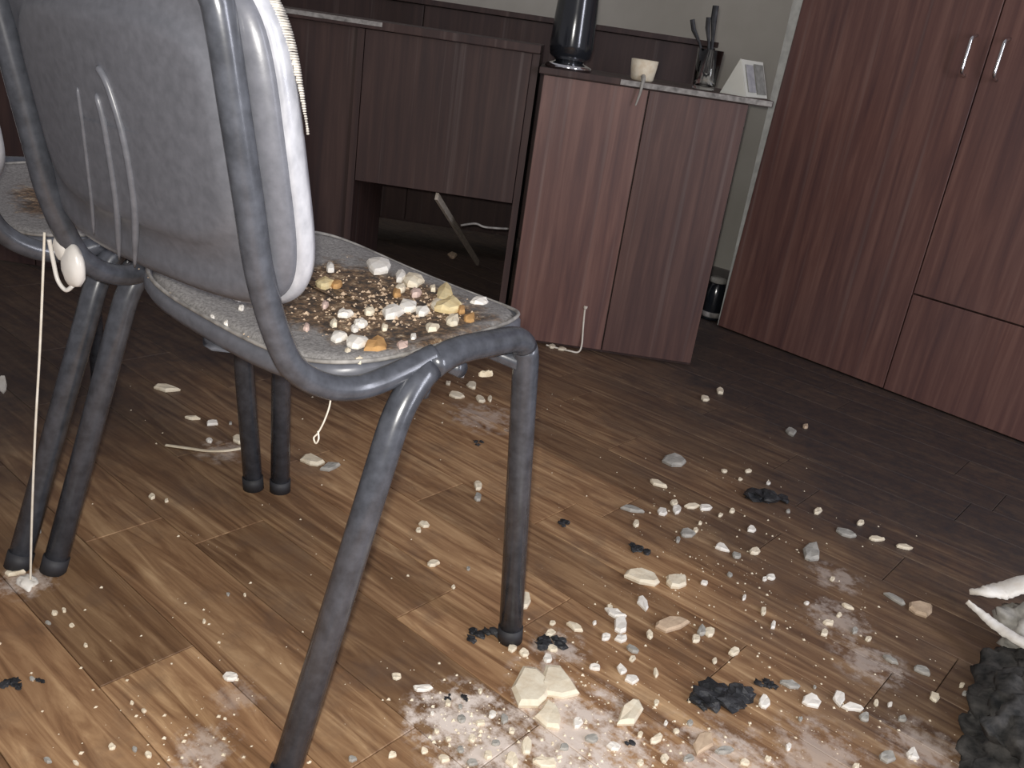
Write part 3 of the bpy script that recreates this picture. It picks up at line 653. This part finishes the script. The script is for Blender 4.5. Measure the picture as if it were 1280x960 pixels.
def make_chair(**k):
    c = empty('office_chair', (0, 0, 0), 0, **k)
    R = .0175
    for s in (1, -1):
        foot_r = Vector((s*.272, -.247, .012)); foot_f = Vector((s*.274, .155, .012))
        top_r = Vector((s*.252, -.085 if s > 0 else -.118, .484)); top_f = Vector((s*.250, .118, .474))
        P = [foot_r] + fillet([foot_r, top_r, top_f], .09, 12)[1:-1] + fillet([top_r, top_f, foot_f], .035, 8)[1:-1] + [foot_f]
        i1 = 8; i2 = len(P)-5
        obj('leg', tube(P[:i1+1], R, 20, ry=R*.92), M['frame'], c, smooth=True)
        obj('leg', tube(P[i2:], R, 20, ry=R*.92), M['frame'], c, smooth=True)
        obj('seat_rail', tube(P[i1:i2+1], R, 20, ry=R*.92), M['frame'], c, smooth=True)
        for f, d in ((foot_r, P[1]-P[0]), (foot_f, P[-2]-P[-1])):
            d = d.normalized(); obj('foot_cap', tube([f-d*.012, f+d*.012], R*1.06, 16), M['cap'], c, smooth=True)
    # bent tube of the back: one inverted U running down both sides and forward under the seat
    half = [backpt(.209, z, .026) for z in (.10, .04, -.04, -.11)] + [Vector(q) for q in ((.211, -.238, .528), (.214, -.216, .486), (.221, -.180, .461), (.229, -.138, .453), (.240, -.095, .464), (.250, -.05, .480))]
    topc = [backpt(x, z, .026) for x, z in ((0, .160), (.07, .160), (.140, .158), (.186, .146), (.205, .125))]
    right = smooth_path(topc+half, 7)
    mir = [Vector((-p.x, p.y, p.z-.070*p.x*max(0, min(1, (p.z-.48)/.12)))) for p in right]
    mir[0] = Vector((0, right[0].y, right[0].z))
    obj('back_frame', tube(mir[::-1]+right[1:], .0138, 20), M['frame'], c, smooth=True)
    obj('crossbar', tube([Vector((-.25, .0, .452)), Vector((.25, .0, .452))], .010, 12), M['frame'], c, smooth=True)
    obj('crossbar', tube([Vector((-.25, .112, .438)), Vector((.25, .112, .438))], .010, 12), M['frame'], c, smooth=True)
    for s in (1, -1):
        obj('bolt', lathe([(.001, -.012), (.011, -.011), (.012, .0), (.008, .004), (.008, .012), (.001, .013)], 12, c=(s*.236, -.052, .437)), M['frame'], c, smooth=True)
    # seat
    def sf(x, y, h): return Vector((x, y+.015, zs(x, y+.015)+h))
    lay = [(.30, -.030), (.20, -.032), (.05, -.034), (.018, -.032), (.005, -.026), (.0, -.016), (.001, -.006), (.006, .001), (.012, .002), (.020, -.002), (.032, -.004), (.06, -.005), (.10, -.006), (.15, -.007), (.18, -.007), (.3, -.007)]
    obj('seat_shell', layered([q for q in lay[:8]]+[(.014, -.012), (.03, -.016), (.06, -.02), (.12, -.02), (.17, -.02)], .226, .190, 4.2, sf), M['shell'], c, smooth=True)
    obj('seat_cushion', layered([(.0, -.010), (.001, -.001), (.006, .003), (.016, .003)]+[(.03+.010*i, .001-.0003*i) for i in range(15)]+[(.179, -.004)], .218, .180, 4.2, sf), M['seat'], c, smooth=True)
    ol = [sf(x, y, .0015) for x, y in outline(.222, .185, 4.2, 140)]
    obj('piping', tube(ol+[ol[0]], .0026, 7), M['dull'], c, smooth=True, label='pale worn piping round the seat edge')
    # backrest shell
    bl = [(.155-.0085*i, .024) for i in range(11)] + [(.062, .0235), (.056, .020), (.050, .016), (.034, .014), (.022, .016), (.012, .017), (.006, .014), (.001, .008), (.0, .0)]
    br = obj('backrest', layered(bl, BA, BB, 4.8, backpt), M['shell'], c, smooth=True)
    fl_ = [(-.001, .002), (-.003, -.002), (-.004, -.008), (-.003, -.013), (.001, -.020), (.010, -.024)] + [(.03+.012*i, -.025) for i in range(11)] + [(.155, -.025)]
    obj('back_cushion', layered(fl_, BA, BB, 4.8, backpt), M['rim'], br, smooth=True, label='thick dusty front padding with glossy side')
    for pts, r in (([(.010, .742), (.022, .728), (.030, .690), (.029, .649), (.019, .597), (-.007, .535)], .0040),
                   ([(-.004, .715), (-.002, .69), (-.006, .655), (-.017, .598), (-.040, .535)], .0036), ([(-.042, .715), (-.050, .68), (-.061, .64), (-.076, .59), (-.092, .55)], .0022)):
        P = []
        for q in smooth_path([(x, 0, z) for x, z in pts], 6):
            s = backpt(q.x, q.z-BC-.035*q.x, .0245); P.append(s)
        obj('rib', tube(P, r, 10, rfun=lambda t: min(1, 12*t+.2, 6*(1-t)+.25)), M['shell'], br, smooth=True)
    return c
chair = make_chair(label='grey office chair in front, seat strewn with plaster, back turned to the camera', cat='chair', group='chairs in a row')
nb = copy_tree(chair); nb.location = (-.583, -.033, 0); nb['label'] = 'second grey office chair cut off by the left edge, beside the littered one'
# frayed scorched cloth along the padding of the front chair
bm = bmesh.new(); rf = random.Random(5); oc = [q for q in outline(BA+.004, BB+.004, 4.8, 900)]
oc = [q for q in oc if q[0] > .05 and q[1] > .0]; oc.sort(key=lambda q: math.atan2(q[1], q[0]))
rs = [Vector((*oc[0], 0))]
for q in oc[1:]:
    q = Vector((*q, 0))
    while (q-rs[-1]).length > .0021: rs.append(rs[-1]+(q-rs[-1]).normalized()*.0021)
for q in rs:
    x, z = q.x, q.y; f = min(1, max(0, (z-.03)/.11)); w = .0005+.0145*f*rf.uniform(.75, 1.0)
    a0 = backpt(x-.0015, z, -.020+w); b0 = backpt(x-.0015, z, -.0215); nrm = Vector((x, 0, z)).normalized()*.001
    tube([a0, (a0+b0)/2+nrm*rf.uniform(.2, 1.2), b0], .0008+.0004*rf.random(), 5, bm=bm)
o = obj('frayed_cloth', bm, M['fray'], chair, smooth=True, kind='stuff', label='pale frayed edge of the burnt padding cloth')
# white melted plastic and string hanging from the back of the front chair
mp_ = empty('melted_plastic', (-.222, -.250, .500), 0, label='white melted plastic blob with loop hanging under the front chair back', cat='plastic')
bm = blob(bmesh.new(), (.020, .016, -.018), (.020, .012, .028), 3, .15, 6, 2)
blob(bm, (.006, .010, .004), (.012, .009, .020), 3, .15, 6, 5)
obj('blob', bm, M['melt'], mp_, smooth=True)
obj('loop', tube(smooth_path([(-.006, 0, .010), (-.006, .004, -.02), (-.001, .006, -.042), (.010, .010, -.052), (.020, .014, -.044)]), .0028, 8), M['melt'], mp_, smooth=True)
obj('hanging_string', tube(smooth_path([(-.226, -.256, .520), (-.236, -.264, .38), (-.246, -.274, .24), (-.256, -.282, .10), (-.261, -.287, .004)]), .0016, 6), M['string'], smooth=True,
    label='taut white string running down from the front chair back to the floor', cat='string')
sp = obj('plaster_splash', blob(bmesh.new(), (0, 0, .004), (.018, .012, .006), 3, .5, 9, 4), M['white'], smooth=True, loc=(-.262, -.291, 0), label='white lumpy splash on the floor at the foot of the taut string', cat='plaster')
obj('thread', tube(smooth_path([(.214, -.165, .448), (.212, -.165, .43), (.206, -.166, .41), (.200, -.168, .395), (.196, -.170, .388), (.200, -.170, .383), (.204, -.170, .390), (.201, -.169, .398)]), .0010, 6), M['string'], smooth=True,
    label='thin looped thread hanging from the rear corner of the front chair seat', cat='thread')
obj('string_scrap', tube(smooth_path([(-.512, 1.262, .004), (-.475, 1.275, .003), (-.445, 1.285, .004), (-.425, 1.300, .004), (-.428, 1.318, .02), (-.436, 1.322, .07), (-.440, 1.321, .12), (-.438, 1.320, .135)]), .0026, 7, rfun=lambda t: 1+1.2*(t > .9)), M['string'], smooth=True,
    label='white string curling on the floor and up the low cabinet door', cat='string')
obj('curved_strip', tube(smooth_path([(-.537, .086, .003), (-.503, .112, .003), (-.472, .137, .003), (-.452, .172, .003), (-.444, .224, .003)]), .0045, 7, ry=.002), M['cream'], smooth=True,
    label='long thin curved cream strip on the floor left of the far legs', cat='plaster')
# ------------------------------------------------------------------ debris
KM = {'c': 'cream', 'w': 'white', 'g': 'grey', 't': 'tan', 'y': 'yel', 'o': 'och', 'p': 'pink'}
def flake(name, r, z0, h, m, seed, pts=10, rough=.25, dome=0.0):
    rnd = random.Random(seed); cx, cy, ax, ay, bx_, by_ = r[:6]; bm = bmesh.new(); low = []; mid = []; top = []
    q = [1-rough*rnd.random() for _ in range(pts)]
    for i in range(pts):
        t = 2*math.pi*i/pts+rnd.uniform(-.2, .2); c, s = math.cos(t)*q[i]*1.08, math.sin(t)*q[i]*1.08
        x, y = ax*c+bx_*s, ay*c+by_*s
        low.append(bm.verts.new((x*.96, y*.96, 0))); mid.append(bm.verts.new((x, y, h*.6*rnd.uniform(.7, 1.1)))); top.append(bm.verts.new((x*.82, y*.82, h*rnd.uniform(.8, 1.2))))
    cv = bm.verts.new((0, 0, h*(1.0+dome)))
    for A, B in ((low, mid), (mid, top)):
        for i in range(pts): bm.faces.new((A[i], A[(i+1) % pts], B[(i+1) % pts], B[i]))
    for i in range(pts): bm.faces.new((top[i], top[(i+1) % pts], cv))
    bm.faces.new(low[::-1])
    o = obj(name, bm, M[m]); o.location = (cx, cy, z0); return o
for i, f in enumerate(FLAKES):
    if i < 3: f[2:6] = [q*1.28 for q in f[2:6]]
    size = math.hypot(f[2], f[3])+math.hypot(f[4], f[5])
    o = flake('plaster_flake', f, 0.0005, min(.009, .003+size*.10), KM[f[6]], i*7+1, 7 if size > .03 else 9, .36)
    tag(o, f[7], 'plaster')
SHORT = ['left slab of the broken cluster', 'right slab of the broken cluster', 'nearest slab of the broken cluster', 'cream oblong plaster piece',
 'long wedge shaped plaster piece', 'triangular half of the snapped pair', 'tan trapezoid piece', 'bright white blocky chip', 'thin white sliver', 'white double lobed chip',
 'smooth white oval chip', 'narrow leaning white chip', 'narrow cream plaster bar', 'curled flake at the front chair foot', 'flat grey flake', 'thin straight splinter', 'dull grey splinter',
 'dull grey rounded flake', 'pale elongated flake', 'pinkish tan flake', 'thin grey splinter', 'lone bright chip on the soot patch', 'white rounded chip on the planks',
 'slat shaped flake behind the rear legs', 'ragged cream flake', 'grey flake by the ragged one', 'half hidden chip at the far legs', 'flat flake at the string end', 'white chip at the big charred clump',
 'white pointed chip', 'white upright chip', 'white bar shaped chip', 'grey chip of the angular group', 'greenish grey flake', 'thin pale splinter', 'ragged pale strip', 'cream chip below the pale strip',
 'cream chip between the right legs', 'white elongated chip at the ash', 'small rounded cream chip', 'left chip of the cabinet pair', 'right chip of the cabinet pair', 'grey chip before the wardrobe',
 'tiny tan chip before the wardrobe', 'tan chip under the desk', 'tan piece at the bottom edge', 'cream chip at the bottom edge', 'white chip below the oblong piece', 'bright white round chip', 'pointed cream shard', 'slanted cream shard',
 'wide cream slab at the bottom edge', 'white chunk at the left edge']
assert len(SHORT) == len(FLAKES), (len(SHORT), len(FLAKES))
CN = {'c': 'cream', 'w': 'white', 'g': 'grey'}
lab = {}
for i, f in enumerate(CHIPS):
    size = math.hypot(f[2], f[3])+math.hypot(f[4], f[5])
    o = flake('plaster_chip', f, 0.0004, min(.006, .002+size*.18), KM[f[6]], 500+i, 8, .35)
    k = min(range(len(FLAKES)), key=lambda q: (FLAKES[q][0]-f[0])**2+(FLAKES[q][1]-f[1])**2)
    dx, dy = f[0]-FLAKES[k][0], f[1]-FLAKES[k][1]; rgt, fwd = dx*.77+dy*.64, -dx*.64+dy*.77
    d = ('right of' if rgt > 0 else 'left of') if abs(rgt) > abs(fwd) else ('beyond' if fwd > 0 else 'in front of')
    dist = math.hypot(dx, dy); sz = 'thin' if min(math.hypot(f[2], f[3]), math.hypot(f[4], f[5])) < .0042 else 'small'
    lb = '%s %s chip %s %s the %s' % (sz, CN[f[6]], 'close' if dist < .05 else ('somewhat' if dist < .11 else 'far'), d, SHORT[k])
    lb = lb.replace('close beyond', 'just beyond').replace('close left of', 'just left of').replace('close right of', 'just right of').replace('close in front of', 'just in front of')
    lab.setdefault(lb, []).append(o)
for lb, os_ in lab.items():
    for o in os_: tag(o, lb, 'plaster', 'loose plaster chips on the floor' if len(os_) == 1 else lb)
SN = {'w': 'white plaster', 'c': 'cream plaster', 'y': 'yellow foam', 'o': 'ochre foam', 'p': 'pinkish plaster'}
for i, f in enumerate(SEAT_CHIPS):
    u, v = f[0], f[1]; u = max(-.2, min(.205, u)); v = max(-.165, min(.172, v)); f[0], f[1] = u, v
    f[2:6] = [q*1.3 for q in f[2:6]]; size = math.hypot(f[2], f[3])+math.hypot(f[4], f[5])
    o = flake('seat_fragment', f, zs(u, v)-.001, min(.009, .003+size*.12), KM[f[6]], 900+i, 9, .35, .3)
    fv = 'front' if v > .09 else ('rear' if v < -.06 else 'middle'); sd = 'left' if u < -.03 else ('right' if u > .12 else 'centre')
    lb = '%s %s fragment on the littered chair seat, %s %s part' % ('larger' if size > .026 else ('tiny' if size < .013 else 'small'), SN[f[6]], fv, sd)
    tag(o, lb, 'fragment', lb)
o = flake('plaster_flake', [.186, .125, .006, .004, .002, .009], .395, .007, 'cream', 77); tag(o, 'small cream flake stuck under the right seat rail of the front chair', 'plaster')
# crumbs nobody could count
bm = bmesh.new(); rc = random.Random(11)
def crumb(x, y, z, r):
    vs = [bm.verts.new((x+r*math.cos(a)*rc.uniform(.6, 1.2), y+r*math.sin(a)*rc.uniform(.6, 1.2), z)) for a in (0, 1.5, 3.1, 4.6)]
    tp = bm.verts.new((x, y, z+r*.8))
    bm.faces.new(vs[::-1])
    for i in range(4): bm.faces.new((vs[i], vs[(i+1) % 4], tp))
for (cx, cy, s, n) in ((.34, -.02, .045, 130), (.46, .06, .07, 200), (.55, .08, .06, 120), (.60, .22, .09, 120), (.36, .17, .05, 70), (.42, .42, .12, 110), (.50, .62, .13, 130), (.33, .62, .12, 90), (.66, .45, .10, 90), (.73, .35, .09, 90), (.1, -.22, .14, 90), (.15, -.29, .04, 60), (-.25, .1, .25, 70), (-.3, .75, .14, 60), (.25, .95, .15, 60)):
    for _ in range(n): crumb(rc.gauss(cx, s), rc.gauss(cy, s), 0, (.0005+.0026*rc.random()**3)*(1.15 if cy < .2 else 1))
obj('plaster_crumbs', bm, M['cream'], kind='stuff', label='fine pale plaster crumbs sprinkled over the plank floor', cat='crumbs')
bm = bmesh.new()
for _ in range(420):
    u, v = rc.gauss(.09, .07), rc.gauss(.03, .07)
    if abs(u) < .2 and abs(v) < .165: crumb(u, v, zs(u, v)-.001, rc.uniform(.0008, .003))
for _ in range(150):
    u, v = rc.gauss(.10, .07), rc.gauss(.05, .06)
    if abs(u) < .2 and abs(v) < .165: crumb(u, v, zs(u, v)-.001, rc.uniform(.002, .0048))
for _ in range(70):
    u, v = rc.uniform(-.16, .14), rc.uniform(-.165, -.09); crumb(u, v, zs(u, v)-.001, rc.uniform(.0012, .0032))
for _ in range(140):
    u, v = rc.uniform(-.2, .2), rc.uniform(-.165, .165); crumb(u, v, zs(u, v)-.001, rc.uniform(.0006, .0016))
obj('seat_crumbs', bm, M['tan'], kind='stuff', label='fine brown and pale crumbs covering the littered chair seat', cat='crumbs')
# charred clumps
def clump(c, r, seed, label, n=6):
    bm = bmesh.new(); rr = random.Random(seed)
    ax = Vector((r[2], r[3])); bx2 = Vector((r[4], r[5]))
    for i in range(n):
        s, q = rr.uniform(-.75, .75), rr.uniform(-.6, .6); p = ax*s+bx2*q; k = (ax.length+bx2.length)/2*rr.uniform(.28, .5)
        blob(bm, (p.x, p.y, k*.35), (k, k*.8, k*.45), 2, .8, 12, seed+i*3)
    for v in bm.verts: v.co.z = max(v.co.z, .0)
    o = obj('charred_clump', bm, M['char'], loc=(r[0], r[1], 0)); return tag(o, label, 'charred clump')
clump(0, [.5584, .2918, .036, .0409, .0117, -.023], 3, 'largest black charred clump on the floor near the bottom edge', 14)
clump(0, [.5875, .3676, .0108, .0124, .0054, -.0118], 5, 'small black char lump just right of the largest clump')
clump(0, [.2417, .1261, .0193, .0229, .0111, -.0124], 8, 'flat black char lump left of the front chair foot')
clump(0, [.3226, .1964, .0182, .0215, .009, -.0119], 13, 'black char lump right of the front chair foot', 8)
clump(0, [.2982, -.0017, .0049, .0056, .0063, -.0066], 17, 'left one of two little char bits above the ash patch', 3)
clump(0, [.3134, .0133, .005, .0057, .0062, -.0067], 19, 'right one of two little char bits above the ash patch', 3)
clump(0, [.2678, .5314, .0114, .0146, .0102, -.0163], 23, 'black char lump among the scattered chips above the snapped plaster pair')
clump(0, [.1264, .4933, .0141, .0186, .0087, -.0117], 29, 'faint grey black char smear right of the front chair leg', 4)
clump(0, [-.1913, .6127, .007, .0103, .0131, -.0148], 31, 'single black char lump on the floor behind the chair seat', 3)
clump(0, [-.0752, -.3927, .0101, .0116, .011, -.0047], 37, 'dark char lump at the left edge of the photo near the bottom', 5)
clump(0, [-.0603, -.3669, .0054, .0062, .0069, -.0031], 41, 'smaller char lump right of the one at the left edge', 3)
clump(0, [.5135, .1186, .0073, .008, .0054, -.0085], 43, 'small char lump below the oblong plaster piece', 3)
clump(0, [.337, .9274, .0336, .0455, .0157, -.0345], 47, 'wide flat black char patch on the far sooty floor', 7)
# ------------------------------------------------------------------ charred bundle with torn board, right edge
bm = bmesh.new(); blob(bm, (0, 0, .0), (.16, .24, .085), 6, .4, 12, 9)
for v in bm.verts:
    v.co += Vector((noise.noise(v.co*38), noise.noise(v.co*38+Vector((9, 0, 0))), noise.noise(v.co*45)))*.014 + v.co.normalized()*(noise.noise(v.co*110)*.007 + abs(noise.noise(v.co*Vector((60, 60, 60)).x*.35))*.012)
bmesh.ops.bisect_plane(bm, geom=bm.verts[:]+bm.edges[:]+bm.faces[:], plane_co=(0, 0, .001), plane_no=(0, 0, 1), clear_inner=True)
obj('charred_bundle', bm, M['rag'], smooth=True, loc=(.985, .60, 0), label='heap of dark sooty rags cut off by the right edge', cat='rags')
def strip(pts, w, th, m, name, parent, seed, **k):
    rr = random.Random(seed); bm = bmesh.new(); P = smooth_path(pts, 7); rings = []
    for i, p in enumerate(P):
        t = i/(len(P)-1); ww = w*(.18+.82*min(1, t*2.2))*(1+.10*rr.uniform(-1, 1)); d = (P[min(i+1, len(P)-1)]-P[max(i-1, 0)]).normalized()
        s = d.cross(Vector((0, 0, 1))).normalized(); up = s.cross(d)
        j = lambda: rr.uniform(-.0008, .0008)
        rings.append([bm.verts.new(p+s*ww/2*a+up*th*b+Vector((j(), j(), j()))) for a, b in ((-1, -.3), (-.7, .5), (0, .7), (.7, .5), (1, -.3), (.6, -.6), (-.6, -.6))])
    for a, b in zip(rings, rings[1:]):
        for q in range(7): bm.faces.new((a[q], a[(q+1) % 7], b[(q+1) % 7], b[q]))
    bm.faces.new(rings[0][::-1]); bm.faces.new(rings[-1]); return obj(name, bm, m, parent, smooth=True, **k)
tb = empty('torn_board', (.78, .80, 0), 0, label='torn white plasterboard piece with forked tip on the rags at the right edge', cat='board')
def rel(p): return (p[0]-.78, p[1]-.80, p[2])
strip([rel(q) for q in ((.753, .775, .070), (.772, .775, .082), (.79, .80, .082), (.815, .82, .10), (.85, .85, .115), (.90, .90, .12))], .045, .008, M['white'], 'upper_flap', tb, 3)
strip([rel(q) for q in ((.757, .745, .066), (.785, .735, .062), (.815, .72, .06), (.85, .70, .065), (.89, .69, .07))], .026, .007, M['white'], 'lower_flap', tb, 5)
bm = blob(bmesh.new(), (.075, -.015, .045), (.055, .05, .038), 4, .4, 14, 6)
obj('core', bm, M['grey'], tb, smooth=True, label='greyish core between the two white flaps')
